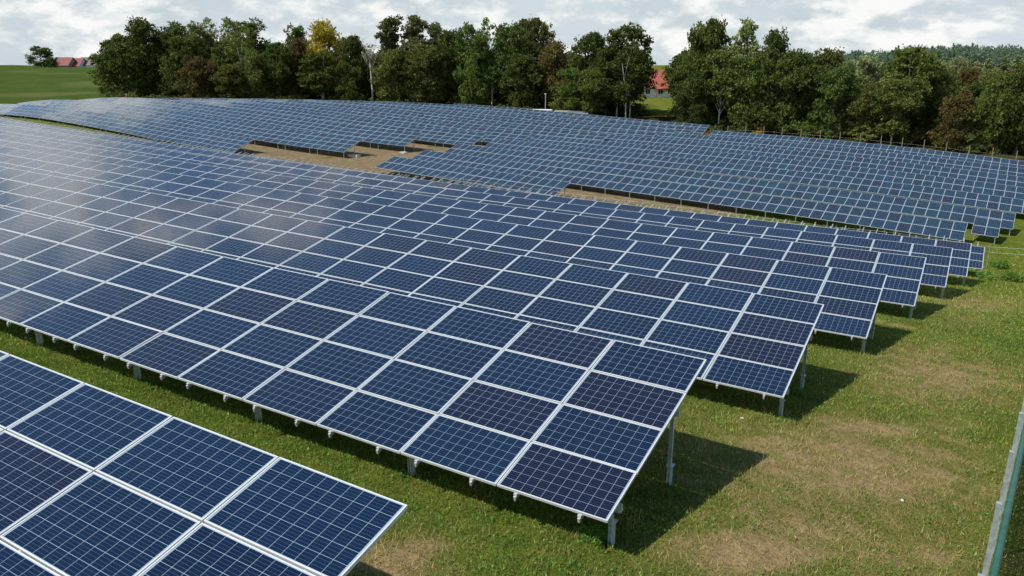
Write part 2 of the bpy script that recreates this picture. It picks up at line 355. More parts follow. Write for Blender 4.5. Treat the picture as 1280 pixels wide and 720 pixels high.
def table(F, k, s0, cols, label, group, dq=0, high=None, end=False):
    high = high or F['high']; W_ = cols*F['mw']
    tl = F['tl']; up = Vector((F['n'][0]*math.cos(tl), F['n'][1]*math.cos(tl), math.sin(tl)))
    P0 = fpoint(F, k, s0, 0, dq); P1 = fpoint(F, k, s0+W_, 0, dq)
    if F['kind'] == 'A': P0.z += random.gauss(0, .006); P1.z += random.gauss(0, .006)
    if F['kind'] == 'C': P0.z += random.gauss(0, .022); P1.z += random.gauss(0, .022)
    B_ = basis(P0, P1, up); n2 = F['n']
    mid = B_ @ Vector((W_/2, F['mh']*high/2, 0)); g = Vector((mid.x, mid.y, gz(mid.x, mid.y)))
    root = bpy.data.objects.new('solar_table', None); COL.objects.link(root); root.empty_display_size = .3
    yaw = Matrix.Rotation(-F['az'], 4, 'Z'); yaw.translation = g; root.matrix_basis = yaw; inv = yaw.inverted()
    tag(root, label, 'solar table', group)
    Lh = F['mh']*high
    if F['kind'] == 'B':
        turn = Matrix.Rotation(R(90), 4, 'Z')
    for i in range(cols):
        for j in range(high):
            if F['kind'] == 'A':
                Mw = B_ @ Matrix.Translation((i*1.67+.01, j*1.01+.01, 0)) @ jit()
                o = obj('solar_panel', ME_GLASS, root, inv @ Mw); obj('panel_frame', ME_FRAME, o)
            elif F['kind'] == 'C':
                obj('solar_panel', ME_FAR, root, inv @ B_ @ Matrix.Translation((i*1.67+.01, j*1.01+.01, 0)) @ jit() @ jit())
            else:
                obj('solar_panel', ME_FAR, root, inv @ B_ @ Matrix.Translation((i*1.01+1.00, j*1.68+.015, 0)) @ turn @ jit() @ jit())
    def post(sx, h, base=None, conc=False):
        top = B_ @ Vector((sx, h, -.17)); zg = gz(top.x, top.y)
        Mp = Matrix.Translation((top.x, top.y, zg-.1)) @ Matrix.Rotation(-F['az'], 4, 'Z') @ Matrix.Diagonal((1, 1, max(.15, top.z-zg+.1), 1))
        po = obj('post', ME_POST, root, inv @ Mp)
        if F['kind'] == 'A' and top.z-zg > .3:
            Ms = Matrix.Translation((top.x, top.y, zg)) @ Matrix.Rotation(-F['az'], 4, 'Z') @ Matrix.Translation((-.0, .03, 0))
            obj('ground_screw', ME_SCREW, po, Mp.inverted() @ Ms)
    if F['kind'] == 'A':
        for h in (.45, Lh-1.35): obj('purlin', cached(('p', round(W_, 2)), lambda: beam_mesh(W_)), root, inv @ B_ @ Matrix.Translation((0, h, -.062)))
        top_over = .70 if k >= 7 else -.14
        rm = cached(('r', high, top_over), lambda: rail_mesh(Lh+.07+top_over))
        for i in range(cols):
            for fx in (.20, .78): obj('mounting_rail', rm, root, inv @ B_ @ Matrix.Translation((i*1.67+fx*1.65, -.07, 0)))
        for i in range(0, cols, 2):
            sx = W_-.10-i*1.67; post(sx, .35); post(sx, Lh-1.35)
    elif F['kind'] == 'B':
        for h in (.40, 1.28, 2.08, 2.96): obj('purlin', cached(('pb', cols), lambda: beam_mesh(W_)), root, inv @ B_ @ Matrix.Translation((0, h, -.003)))
        nP = max(1, round(W_/2.7))
        for i in range(nP+(1 if end else 0)):
            sx = .25+i*(W_/nP) if i < nP else W_-.2
            obj('rafter', cached('rb', lambda: rail_mesh(3.3, .05, .06, 'rafter')), root, inv @ B_ @ Matrix.Translation((sx, .02, -.116)))
            post(sx, .12); post(sx, 2.5)
    else:
        for h in (.5, 1.5, 2.5, 3.5): obj('purlin', cached(('pc', cols), lambda: beam_mesh(W_)), root, inv @ B_ @ Matrix.Translation((0, h, -.003)))
        for sx in (W_*.2, W_*.97):
            obj('rafter', cached('rc', lambda: rail_mesh(3.9, .06, .07, 'rafter')), root, inv @ B_ @ Matrix.Translation((sx, .05, -.116)))
            post(sx, .12); post(sx, 2.2)
    return root
def words_ok(s):
    if len(s.split()) > 16: print('LONG', len(s.split()), s)
    return s
def ordinal(i): return ORD[i] if i < len(ORD) else '%dth' % i
for k in range(1, 9):                         # near field: four landscape panels high
    s_r, s_l = FA['r'][k-1], FA['l'][k-1]; t_ = 0
    while s_r > s_l:
        t_ += 1; cols = 6; s0 = s_r-cols*1.67
        pos = 'table at the right end' if t_ == 1 else '%s table from the right end' % ordinal(t_)
        h = 3 if k == 8 else 4
        rowt = ['', 'nearest row', 'second row', 'third row', 'fourth row', 'fifth row', 'sixth row', 'seventh row', 'last row'][k]
        where = 'in the near field' if k > 1 else 'beside the camera'
        lab = '%s-high %s, %s %s' % (['', '', '', 'three', 'four'][h], pos, rowt, where)
        table(FA, k, s0, cols, words_ok(lab), 'solar tables of the near field', high=h)
        s_r = s0
for k in range(1, 9):                         # right-hand field: two portrait panels high
    s_r, s_l = FB['r'][k-1], FB['l'][k-1]; t_ = 0; n_all = round((s_r-s_l)/1.01)
    while n_all > 0:
        cols = min(8, n_all); t_ += 1; s0 = s_r-cols*1.01
        pos = 'table at the right end' if t_ == 1 else '%s table from the right end' % ordinal(t_)
        lab = 'two-high %s, %s row of the right field' % (pos, ['', 'front', 'second', 'third', 'fourth', 'fifth', 'sixth', 'seventh', 'last'][k])
        table(FB, k, s0, cols, words_ok(lab), 'solar tables of the right field', end=(t_ == 1))
        s_r = s0; n_all -= cols
table(FB, 2, -1.55, 2, 'short two by two solar table just beyond the right end of the second row', 'solar tables of the right field', dq=4.0, end=True)
for k in range(1, 11):                        # left field: tables of four by four, each a little out of line
    s_r, s_l = FC['r'][k-1], FC['l'][k-1]; t_ = 0
    while s_r-2 > s_l:
        t_ += 1; s0 = s_r-6.68
        pos = 'table at the right end' if t_ == 1 else '%s table from the right end' % ordinal(t_)
        lab = 'four by four %s, %s row of the far left field' % (pos, ['', 'front', 'second', 'third', 'fourth', 'fifth', 'sixth', 'seventh', 'eighth', 'ninth', 'last'][k])
        table(FC, k, s0, 4, words_ok(lab), 'solar tables of the far left field', end=(t_ == 1))
        s_r = s0-.03
# concrete block under the rear post at the end of C row two
P = fpoint(FC, 2, FC['r'][1]-.2, 2.2); zb = gz(P.x, P.y)
b = MB().box((-.75, -.45, -.2), (.75, .45, .32)); me_ = b.mesh('concrete_block', [M_CONC])
bm = bmesh.new(); bm.from_mesh(me_); bmesh.ops.bevel(bm, geom=bm.edges[:], offset=.05, segments=2); bm.to_mesh(me_); bm.free()
o = obj('concrete_block', me_); o.location = (P.x, P.y, zb); o.rotation_euler = (0, 0, -.5)
tag(o, 'pale concrete footing block under the end post on bare brown soil', 'concrete block')
P = fpoint(FC, 3, FC['r'][2]-.4, .3)
o = obj('concrete_block', me_); o.location = (P.x, P.y-.6, gz(P.x, P.y-.6)-.12); o.rotation_euler = (0, 0, -.9); o.scale = (.8, .8, .8)
tag(o, 'small low concrete block at the front corner of the third row', 'concrete block')
#@@PART2@@
# ------------------------------------------------------------------ trees
LEAF = 2.25
def leaf_mat(name, c1, c2, c3, hue=.03):
    c1, c2, c3 = [tuple(x*LEAF for x in c) for c in (c1, c2, c3)]
    m_ = bpy.data.materials.new(name); m_.use_nodes = True; t = NT(m_.node_tree); t.n.clear()
    g = t.node('ShaderNodeNewGeometry').outputs['Position']; oi = t.node('ShaderNodeObjectInfo').outputs['Random']
    a = t.mix(t.ramp(t.noise(g, .55, 4, .65), (.33, .67)), c1, c2)
    lr = t.node('ShaderNodeAttribute', attribute_name='leafrnd').outputs['Fac']
    a = t.mix(t.m('MULTIPLY', t.ramp(lr, (.55, 1.0)), .8), a, c3)
    hs = t.node('ShaderNodeHueSaturation'); t.l.new(a, hs.inputs['Color'])
    t.l.new(t.m('ADD', .5-hue/2, t.m('MULTIPLY', oi, hue)), hs.inputs['Hue']); t.l.new(t.m('ADD', .78, t.m('MULTIPLY', t.m('FRACT', t.m('MULTIPLY', oi, 5.7)), .5)), hs.inputs['Value'])
    d = t.node('ShaderNodeBsdfDiffuse'); t.l.new(hs.outputs[0], d.inputs[0]); tr = t.node('ShaderNodeBsdfTranslucent'); t.l.new(hs.outputs[0], tr.inputs[0])
    mx = t.node('ShaderNodeMixShader'); mx.inputs[0].default_value = .38; t.l.new(d.outputs[0], mx.inputs[1]); t.l.new(tr.outputs[0], mx.inputs[2])
    t.l.new(mx.outputs[0], t.node('ShaderNodeOutputMaterial').inputs[0]); return m_
LM = dict(
    dark=leaf_mat('dark_leaves', (.024, .036, .010), (.046, .062, .016), (.078, .088, .024)),
    mid=leaf_mat('green_leaves', (.028, .040, .010), (.050, .066, .016), (.085, .098, .028)),
    light=leaf_mat('light_leaves', (.040, .062, .014), (.066, .096, .023), (.105, .135, .038)),
    aspen=leaf_mat('aspen_leaves', (.055, .072, .022), (.100, .120, .040), (.170, .165, .070)),
    olive=leaf_mat('olive_leaves', (.032, .041, .011), (.056, .066, .018), (.096, .096, .028)),
    yellow=leaf_mat('yellow_leaves', (.13, .105, .014), (.22, .165, .022), (.09, .095, .020), .01),
    rust=leaf_mat('rust_leaves', (.040, .036, .014), (.064, .051, .019), (.105, .076, .027)),
    pine=leaf_mat('pine_needles', (.034, .042, .017), (.060, .066, .027), (.090, .088, .040)),
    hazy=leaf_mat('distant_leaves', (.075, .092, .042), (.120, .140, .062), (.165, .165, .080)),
    ridge=leaf_mat('hazed_ridge_needles', (.034, .052, .036), (.050, .070, .046), (.080, .095, .060)))  # distance haze over the ridge is put into this bluish, greyed leaf colour
M_BARK = mat('grey_bark', (.10, .085, .065), .9, var=(8, .35)); M_BIRCH = mat('birch_bark', (.52, .49, .42), .8, var=(9, .35))

def leaves_np(centers, rads, per, size, rs, squash=.75, top_bias=.0):
    """leaf clusters: every lobe gets clumps on its shell, every clump gets many small leaf faces"""
    P = []
    for c, r in zip(centers, rads):
        nc = max(5, int(per/14))
        d = rs.normal(size=(nc, 3)); d /= np.linalg.norm(d, axis=1)[:, None]; d[:, 2] = d[:, 2]*.9+top_bias
        cc_ = c+d*r*rs.uniform(.70, 1.05, (nc, 1))*[1, 1, squash]
        for q in cc_: P.append(q+rs.normal(size=(14, 3))*r*[.17, .17, .12])
        P.append(c+rs.normal(size=(int(per*.22), 3))*r*.38*[1, 1, squash])
    P = np.concatenate(P); n = len(P)
    u = rs.normal(size=(n, 3)); u /= np.linalg.norm(u, axis=1)[:, None]
    t_ = rs.normal(size=(n, 3)); v = np.cross(u, t_); v /= np.linalg.norm(v, axis=1)[:, None]
    sz = size*rs.uniform(.6, 1.35, (n, 1))
    a = P+u*sz; b_ = P+v*sz*.55+u*sz*.1; c_ = P-u*sz*.9; d_ = P-v*sz*.55
    return np.stack([a, b_, c_, d_], 1).reshape(-1, 3)
def quads_mesh(name, V, material):
    n = len(V)//4; me = bpy.data.meshes.new(name); me.vertices.add(len(V)); me.vertices.foreach_set('co', V.astype(np.float32).ravel())
    me.loops.add(4*n); me.polygons.add(n); me.loops.foreach_set('vertex_index', np.arange(4*n)); me.polygons.foreach_set('loop_start', np.arange(0, 4*n, 4))
    me.update(); me.materials.append(material)
    r = np.repeat(np.random.RandomState(n).rand(n), 4); a = me.attributes.new('leafrnd', 'FLOAT', 'POINT'); a.data.foreach_set('value', r.astype(np.float32)); return me
def crown(form, seed):
    rs = np.random.RandomState(seed); C_, Rr = [], []
    if form == 'round':                       # clear stem, wide uneven dome
        for i in range(30):
            h = rs.uniform(.24, .93); a = rs.rand()*6.28; w_ = .33*math.sqrt(max(.05, 1-((h-.55)/.46)**2))
            rr = w_*rs.uniform(.35, 1.0); C_.append((math.cos(a)*rr, math.sin(a)*rr, h)); Rr.append(rs.uniform(.085, .15))
        C_.append((rs.normal()*.03, 0, .92)); Rr.append(.09)
    elif form == 'low':                       # foliage down to the ground
        for i in range(40):
            h = rs.uniform(.04, .93); a = rs.rand()*6.28; w_ = .37*math.sqrt(max(.06, 1-((h-.42)/.60)**2))
            rr = w_*rs.uniform(.4, 1.0); C_.append((math.cos(a)*rr, math.sin(a)*rr, h)); Rr.append(rs.uniform(.08, .145))
        C_.append((0, rs.normal()*.04, .93)); Rr.append(.07)
    elif form == 'tall':                      # birch, aspen
        for i in range(32):
            h = rs.uniform(.30, .97); a = rs.rand()*6.28; w_ = .20*(1-abs((h-.58)/.50)**2.2)
            rr = max(.02, w_)*rs.uniform(.2, 1.0); C_.append((math.cos(a)*rr, math.sin(a)*rr, h)); Rr.append(rs.uniform(.05, .10))
    elif form == 'pine':                      # layered irregular plates
        for i in range(30):
            h = .26+.71*i/29+rs.uniform(-.02, .02); a = rs.rand()*6.28; rr = rs.uniform(.03, .25)*(1.14-h)/.62
            C_.append((math.cos(a)*rr, math.sin(a)*rr, h)); Rr.append(rs.uniform(.055, .10))
    elif form == 'spruce':
        for i in range(26):
            h = i/26*.86+.12; a = rs.rand()*6.28; rr = .13*(1.02-h); C_.append((math.cos(a)*rr, math.sin(a)*rr, h)); Rr.append(.03+.10*(1-h))
    elif form == 'bush':
        for i in range(12):
            a = rs.rand()*6.28; rr = rs.uniform(0, .55); C_.append((math.cos(a)*rr, math.sin(a)*rr, rs.uniform(.15, .72)*(1.1-rr*.6))); Rr.append(rs.uniform(.16, .30))
    if form == 'pine':
        for i in range(9): C_.append((rs.normal()*.035, rs.normal()*.035, .40+.065*i)); Rr.append(.10-.0045*i)
    if form in ('round', 'low'):
        for h, r_ in ((.38, .17), (.52, .20), (.68, .19), (.82, .14)) if form == 'round' else ((.16, .17), (.34, .22), (.52, .24), (.70, .20), (.84, .14)):
            C_.append((rs.normal()*.04, rs.normal()*.04, h)); Rr.append(r_)
    C_ = np.array(C_); Rr = np.array(Rr)
    per = {'round': 250, 'low': 230, 'tall': 170, 'pine': 190, 'spruce': 90, 'bush': 110}[form]
    sz = {'round': .019, 'low': .019, 'tall': .016, 'pine': .0150, 'spruce': .018, 'bush': .055}[form]
    sq = {'pine': .45, 'bush': .8}.get(form, .8)
    return leaves_np(C_, Rr, per, sz, rs, sq, .12), C_, Rr
CR = {}; TR = {}
for form, n_ in (('round', 4), ('low', 3), ('tall', 3), ('pine', 2), ('spruce', 2), ('bush', 3)):
    for i in range(n_): CR[form, i] = crown(form, 100*len(form)+i*7+3)
def crown_mesh(form, v, lm):
    if (form, v, lm) not in TR: TR[form, v, lm] = quads_mesh('crown', CR[form, v][0], LM[lm])
    return TR[form, v, lm]
def trunk_mesh(form, v, bark):
    if ('t', form, v, bark) not in TR:
        _, C_, Rr = CR[form, v]; rs = np.random.RandomState(v+5); b = MB(); lean = rs.normal(size=2)*.012
        pts = [Vector((lean[0]*h*8*h, lean[1]*h*8*h, h)) for h in (-.03, .0, .05, .2, .4, .6, .8, .93)]
        r0 = {'tall': .0095, 'pine': .013, 'spruce': .011}.get(form, .0155)
        b.tube(pts, [r0*1.5, r0*1.35, r0, r0*.86, r0*.7, r0*.5, r0*.28, r0*.1], 8)
        for i in range(0, len(C_), 2 if form != 'spruce' else 9):
            c = Vector(C_[i]); h0 = max(.16, c.z*.62-.03); base = Vector((lean[0]*h0*8*h0, lean[1]*h0*8*h0, h0)); mid_ = base.lerp(c, .5)+Vector((0, 0, .02))
            b.tube([base, mid_, c], [r0*.38, r0*.25, r0*.08], 5, cap=False)
        TR['t', form, v, bark] = b.mesh('trunk', [M_BIRCH if bark else M_BARK], True)
    return TR['t', form, v, bark]
def tree_at(name, form, v, lm, X, Y, H, W_, bark, label, cat='tree', group=None, rot=None):
    z = gz(X, Y); root = bpy.data.objects.new(name, None); COL.objects.link(root)
    root.location = (X, Y, z-.1); root.rotation_euler = (0, 0, random.uniform(0, 6.28) if rot is None else rot)
    wn = {'round': .80, 'low': .88, 'tall': .46, 'pine': .52, 'spruce': .34, 'bush': 1.4}[form]
    root.scale = (W_/wn, W_/wn, H)
    tag(root, label, cat, group)
    obj('crown', crown_mesh(form, v, lm), root)
    if form != 'bush': obj('trunk', trunk_mesh(form, v, bark), root)
    return root
KIND = {'dark': 'dark green', 'mid': 'mid green', 'light': 'bright green', 'aspen': 'pale grey-green', 'olive': 'olive green', 'yellow': 'golden yellow', 'rust': 'rusty brown', 'pine': 'dark needled', 'hazy': 'pale green'}
SHAPE = {'round': 'broad', 'low': 'bushy', 'tall': 'slender', 'pine': 'ragged-topped', 'spruce': 'pointed'}
NAME = {'round': 'broadleaf_tree', 'low': 'broadleaf_tree', 'tall': 'birch_tree', 'pine': 'pine_tree', 'spruce': 'spruce_tree'}
# bearing, top row, crown width (px), distance, form, variant, leaves, place
TREES = [
 (150, 44, 66, 186, 'low', 0, 'dark', 'at the left tip of the wood beside the green field'),
 (184, 27, 74, 187, 'low', 1, 'dark', 'second from the left tip of the wood'),
 (222, 34, 62, 186, 'low', 2, 'dark', 'third from the left tip of the wood'),
 (222, 30, 40, 198, 'tall', 0, 'olive', 'rising behind the dark trees at the left tip of the wood'),
 (247, 70, 52, 182, 'low', 0, 'rust', 'low in front of the pale aspens on the left'),
 (243, 30, 34, 200, 'tall', 1, 'aspen', 'leftmost of the pale aspens standing behind the left wood'),
 (266, 28, 36, 203, 'tall', 2, 'aspen', 'second of the pale aspens behind the left wood'),
 (288, 26, 40, 201, 'tall', 0, 'aspen', 'third of the pale aspens behind the left wood'),
 (313, 27, 44, 199, 'tall', 1, 'mid', 'right of the pale aspens, top level with them'),
 (300, 38, 34, 190, 'tall', 2, 'light', 'standing in front of the pale aspens'),
 (283, 80, 50, 182, 'round', 1, 'olive', 'low at the wood edge below the pale aspens'),
 (318, 66, 46, 184, 'low', 1, 'olive', 'low at the wood edge left of the layered tree'),
 (345, 54, 52, 184, 'round', 2, 'mid', 'with layered boughs left of the yellow tree'),
 (370, 36, 42, 204, 'round', 0, 'dark', 'rounded top behind the reddish tree'),
 (372, 50, 44, 186, 'round', 3, 'rust', 'left of the yellow tree'),
 (400, 27, 54, 186, 'round', 1, 'yellow', 'the only yellow crown in the wood'),
 (400, 66, 48, 181, 'tall', 1, 'mid', 'with a white stem directly below the yellow crown'),
 (436, 46, 50, 184, 'round', 2, 'olive', 'between the yellow tree and the bare birch'),
 (432, 78, 44, 180, 'low', 2, 'mid', 'low at the wood edge left of the bare birch'),
 (488, 22, 54, 185, 'pine', 0, 'pine', 'right of the bare birch, tallest on this side'),
 (522, 22, 54, 186, 'pine', 1, 'pine', 'second right of the bare birch'),
 (545, 30, 40, 187, 'pine', 0, 'pine', 'third right of the bare birch'),
 (492, 62, 62, 181, 'low', 0, 'olive', 'low below the ragged pines'),
 (532, 56, 56, 180, 'round', 1, 'olive', 'in front of the rightmost pine'),
 (563, 40, 50, 183, 'round', 3, 'mid', 'left of the bright willow-like tree'),
 (588, 31, 56, 179, 'low', 2, 'light', 'tall and drooping in the middle of the wood'),
 (614, 29, 40, 180, 'tall', 2, 'light', 'directly right of the drooping tree'),
 (636, 34, 50, 180, 'round', 0, 'mid', 'third right of the drooping tree'),
 (652, 26, 40, 190, 'pine', 1, 'pine', 'ragged top above the small field lamp'),
 (672, 24, 46, 184, 'round', 2, 'olive', 'above the small field lamp'),
 (655, 70, 52, 176, 'round', 3, 'olive', 'lower crown left of the small field lamp'),
 (697, 52, 46, 178, 'round', 1, 'rust', 'reddish crown right of the small field lamp'),
 (712, 88, 46, 168, 'round', 0, 'light', 'small, at the wood edge right of the field lamp'),
 (738, 42, 52, 174, 'round', 2, 'dark', 'between the rusty crown and the birch clump'),
 (742, 88, 46, 166, 'round', 3, 'mid', 'low in front of the dark tree left of the birch clump'),
 (775, 36, 50, 168, 'tall', 0, 'mid', 'left tree of the clump of white stems'),
 (792, 33, 46, 167, 'tall', 1, 'mid', 'right tree of the clump of white stems'),
 (786, 56, 44, 164, 'tall', 2, 'mid', 'middle tree of the clump of white stems'),
 (760, 62, 44, 170, 'round', 0, 'dark', 'left shoulder of the clump of white stems'),
 (874, 40, 54, 160, 'round', 0, 'dark', 'just right of the red-roofed house'),
 (893, 26, 58, 158, 'round', 2, 'mid', 'highest crown right of the house'),
 (880, 34, 38, 166, 'tall', 2, 'aspen', 'pale top behind the tree by the house'),
 (938, 28, 44, 164, 'tall', 0, 'aspen', 'pale top above the right-hand wood'),
 (905, 62, 50, 154, 'tall', 1, 'mid', 'white forked stem at the wood edge right of the house'),
 (868, 92, 44, 155, 'low', 1, 'dark', 'low beside the house lawn'),
 (932, 72, 56, 152, 'round', 3, 'mid', 'white stem, second right of the forked one'),
 (968, 38, 50, 158, 'round', 1, 'dark', 'dark top left of the autumn-tinted tree'),
 (968, 62, 64, 150, 'low', 2, 'dark', 'in front, left of the autumn-tinted tree'),
 (1000, 66, 62, 148, 'round', 3, 'dark', 'directly left of the autumn-tinted tree'),
 (1035, 62, 60, 150, 'round', 1, 'olive', 'autumn-tinted top in the right-hand wood'),
 (1048, 84, 60, 144, 'low', 0, 'dark', 'in front of the autumn-tinted tree'),
 (1086, 74, 58, 160, 'round', 0, 'hazy', 'pale crown left of the largest right-hand tree'),
 (1092, 104, 54, 140, 'round', 2, 'olive', 'low with a bare stem left of the largest right-hand tree'),
 (1142, 61, 88, 140, 'round', 2, 'mid', 'largest crown of the right-hand wood'),
 (1178, 88, 50, 140, 'low', 1, 'dark', 'right flank of the largest right-hand tree'),
 (1125, 100, 60, 135, 'round', 3, 'olive', 'low in front of the largest right-hand tree'),
 (1205, 112, 56, 128, 'low', 2, 'rust', 'low brown crown right of the largest tree'),
 (1236, 118, 52, 126, 'low', 0, 'dark', 'low crown second from the right picture edge'),
 (1262, 92, 56, 124, 'round', 1, 'mid', 'near the right picture edge'),
 (1290, 84, 60, 122, 'low', 1, 'dark', 'cut off by the right picture edge'),
 (1240, 92, 50, 160, 'round', 0, 'olive', 'tawny crown behind the low trees on the right'),
 (1212, 86, 34, 190, 'round', 3, 'rust', 'small orange-brown crown among the distant pale trees'),
]
for i, (u, v, wpx, d, form, var_, lm, place) in enumerate(TREES):
    Pt = at(u, v, d); g_ = gz(Pt.x, Pt.y); H = Pt.z-g_
    tree_at(NAME[form], form, var_, lm, Pt.x, Pt.y, H*1.02, wpx*d/FPX*1.12, form == 'tall', '%s %s tree, %s' % (KIND[lm], SHAPE[form], place), group='trees of the wood edge')
rs = np.random.RandomState(3)
# second line that closes the wood behind the front trees
for i, u in enumerate(np.arange(140, 1330, 24)):
    if 800 < u < 846: continue
    d = np.interp(u, [120, 600, 900, 1300], [204, 196, 172, 138])+rs.uniform(-3, 6)
    v = np.interp(u, [140, 330, 360, 480, 560, 680, 740, 860, 960, 1060, 1300], [56, 48, 66, 62, 50, 52, 70, 58, 66, 96, 112])+rs.uniform(-5, 9)
    Pt = at(u, v, d); H = Pt.z-gz(Pt.x, Pt.y)
    tree_at('broadleaf_tree', 'low', i % 3, 'dark', Pt.x, Pt.y, H, 62*d/FPX*rs.uniform(.95, 1.2), False, 'dark tree half hidden behind the front trees of the wood', group='half hidden trees behind the wood edge')
# undergrowth along the foot of the wood
for i, u in enumerate(np.arange(150, 1330, 17)):
    if 806 < u < 834 or 694 < u < 802: continue
    d = np.interp(u, [120, 600, 900, 1300], [186, 181, 156, 124])+rs.uniform(-2, 3)
    Pt = at(u, 130, d); H = rs.uniform(1.8, 4.2)
    tree_at('undergrowth_bush', 'bush', i % 3, ['dark', 'olive', 'dark', 'mid', 'dark', 'rust'][i % 6], Pt.x, Pt.y, H, H*rs.uniform(1.3, 2.0), False, 'low bush among the shaded trunks at the foot of the wood', 'bush', 'bushes at the foot of the wood')
for u, d, H, lm, lab in ((706, 171, 1.5, 'yellow', 'small yellowing bush by the low white boxes'), (948, 145, 1.3, 'yellow', 'small yellowish bush behind the far fence posts'), (895, 149, 1.9, 'light', 'bright green bush at the left end of the far fence'),
                        (1060, 133, 1.2, 'olive', 'brownish bush behind the middle of the far fence'), (816, 163, 1.6, 'mid', 'green bush below the house lawn'), (1255, 112, 1.2, 'olive', 'low tawny bush at the right end of the far fence')):
    Pt = at(u, 150, d); tree_at('bush', 'bush', 1, lm, Pt.x, Pt.y, H, H*2, False, lab, 'bush')
# bare birch
Pt = at(462, 55, 180); g_ = gz(Pt.x, Pt.y); H = Pt.z-g_
root = bpy.data.objects.new('bare_birch', None); COL.objects.link(root); root.location = (Pt.x, Pt.y, g_); tag(root, 'tall nearly leafless birch with a thin white stem left of the pines', 'tree')
b = MB(); b.tube([(0, 0, -.3), (.1, 0, H*.3), (-.05, 0, H*.6), (-.15, 0, H*.78)], [.26, .22, .17, .12], 8)
r2 = random.Random(4)
for i in range(16):
    h = H*r2.uniform(.58, .80); a = r2.uniform(0, 6.28); l_ = r2.uniform(1.2, 2.6)
    p1 = Vector((-.08, 0, h)); p2 = p1+Vector((math.cos(a)*l_*.5, math.sin(a)*l_*.5, l_*.9)); p3 = p2+Vector((math.cos(a)*l_*.35, math.sin(a)*l_*.35, l_*.9))
    b.tube([p1, p2, p3], [.07, .045, .015], 5)
    for _ in range(4):
        q = p1.lerp(p3, r2.uniform(.4, 1)); b.tube([q, q+Vector((r2.uniform(-.8, .8), r2.uniform(-.8, .8), r2.uniform(.4, 1.1)))], [.03, .01], 4)
obj('trunk', b.mesh('trunk', [M_BIRCH], True), root)
Cb = np.array([(r2.uniform(-1.6, 1.6), r2.uniform(-1.6, 1.6), H*r2.uniform(.72, .98)) for _ in range(14)])
obj('crown', quads_mesh('crown', leaves_np(Cb, np.full(14, .8), 16, .11, np.random.RandomState(9)), LM['rust']), root)
# lone tree and farm on the left hill
Pt = at(47, 57, 400); g_ = gz(Pt.x, Pt.y)
tree_at('broadleaf_tree', 'low', 2, 'dark', Pt.x, Pt.y, Pt.z-g_, 14, False, 'round dark tree alone on the hill left of the farm roofs')
Pt = at(62, 66, 398); tree_at('broadleaf_tree', 'low', 0, 'dark', Pt.x, Pt.y, 5.5, 5.5, False, 'small dark tree between the lone hill tree and the farm')
# paler trees behind the right-hand wood and the wooded ridge
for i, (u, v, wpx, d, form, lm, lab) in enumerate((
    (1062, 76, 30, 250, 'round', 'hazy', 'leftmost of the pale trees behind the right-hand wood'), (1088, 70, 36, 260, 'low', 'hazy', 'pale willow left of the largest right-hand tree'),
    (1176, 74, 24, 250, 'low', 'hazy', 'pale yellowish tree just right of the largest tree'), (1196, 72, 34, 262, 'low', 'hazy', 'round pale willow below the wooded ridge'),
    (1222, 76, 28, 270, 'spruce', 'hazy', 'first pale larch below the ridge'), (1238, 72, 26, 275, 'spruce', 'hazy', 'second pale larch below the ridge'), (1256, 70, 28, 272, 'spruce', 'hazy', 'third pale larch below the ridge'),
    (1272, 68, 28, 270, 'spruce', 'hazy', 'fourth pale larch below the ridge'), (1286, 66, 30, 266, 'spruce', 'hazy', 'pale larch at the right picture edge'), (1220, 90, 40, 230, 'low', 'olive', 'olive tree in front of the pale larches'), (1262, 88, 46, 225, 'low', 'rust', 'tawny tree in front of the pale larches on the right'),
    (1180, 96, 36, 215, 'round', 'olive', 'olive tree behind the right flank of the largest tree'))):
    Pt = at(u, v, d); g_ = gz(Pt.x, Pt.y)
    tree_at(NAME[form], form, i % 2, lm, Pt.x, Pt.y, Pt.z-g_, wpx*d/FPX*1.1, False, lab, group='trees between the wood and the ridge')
V_ = []; rr = np.random.RandomState(21)
for i in range(620):
    u = rr.uniform(1000, 1380); d = rr.uniform(430, 640); Pt = at(u, 60, d); g_ = gz(Pt.x, Pt.y)
    vt = np.interp(u, [1000, 1060, 1120, 1190, 1230, 1380], [72, 66, 61, 56, 58, 62])+(560-d)*.045+rr.uniform(-1, 6)
    top = at(u, vt, d).z; H = max(6, top-g_); f_ = ('spruce', 'low', 'spruce', 'round')[i % 4]; wd = {'spruce': 13, 'low': 15, 'round': 15}[f_]*rr.uniform(.7, 1.1)
    q = CR[f_, i % 2][0].reshape(-1, 4, 3); q = q[rr.permutation(len(q))[:260]]; c_ = q.mean(1, keepdims=True); q = (c_+(q-c_)*2.6)*[wd, wd, min(H, 17)]
    V_.append((q+[Pt.x, Pt.y, top-min(H, 17)]).reshape(-1, 3))
o = obj('distant_forest', quads_mesh('distant_forest', np.concatenate(V_), LM['ridge'])); tag(o, 'dark forest, bluish haze in its colour, covering the ridge on the right horizon', 'forest', kind='stuff')

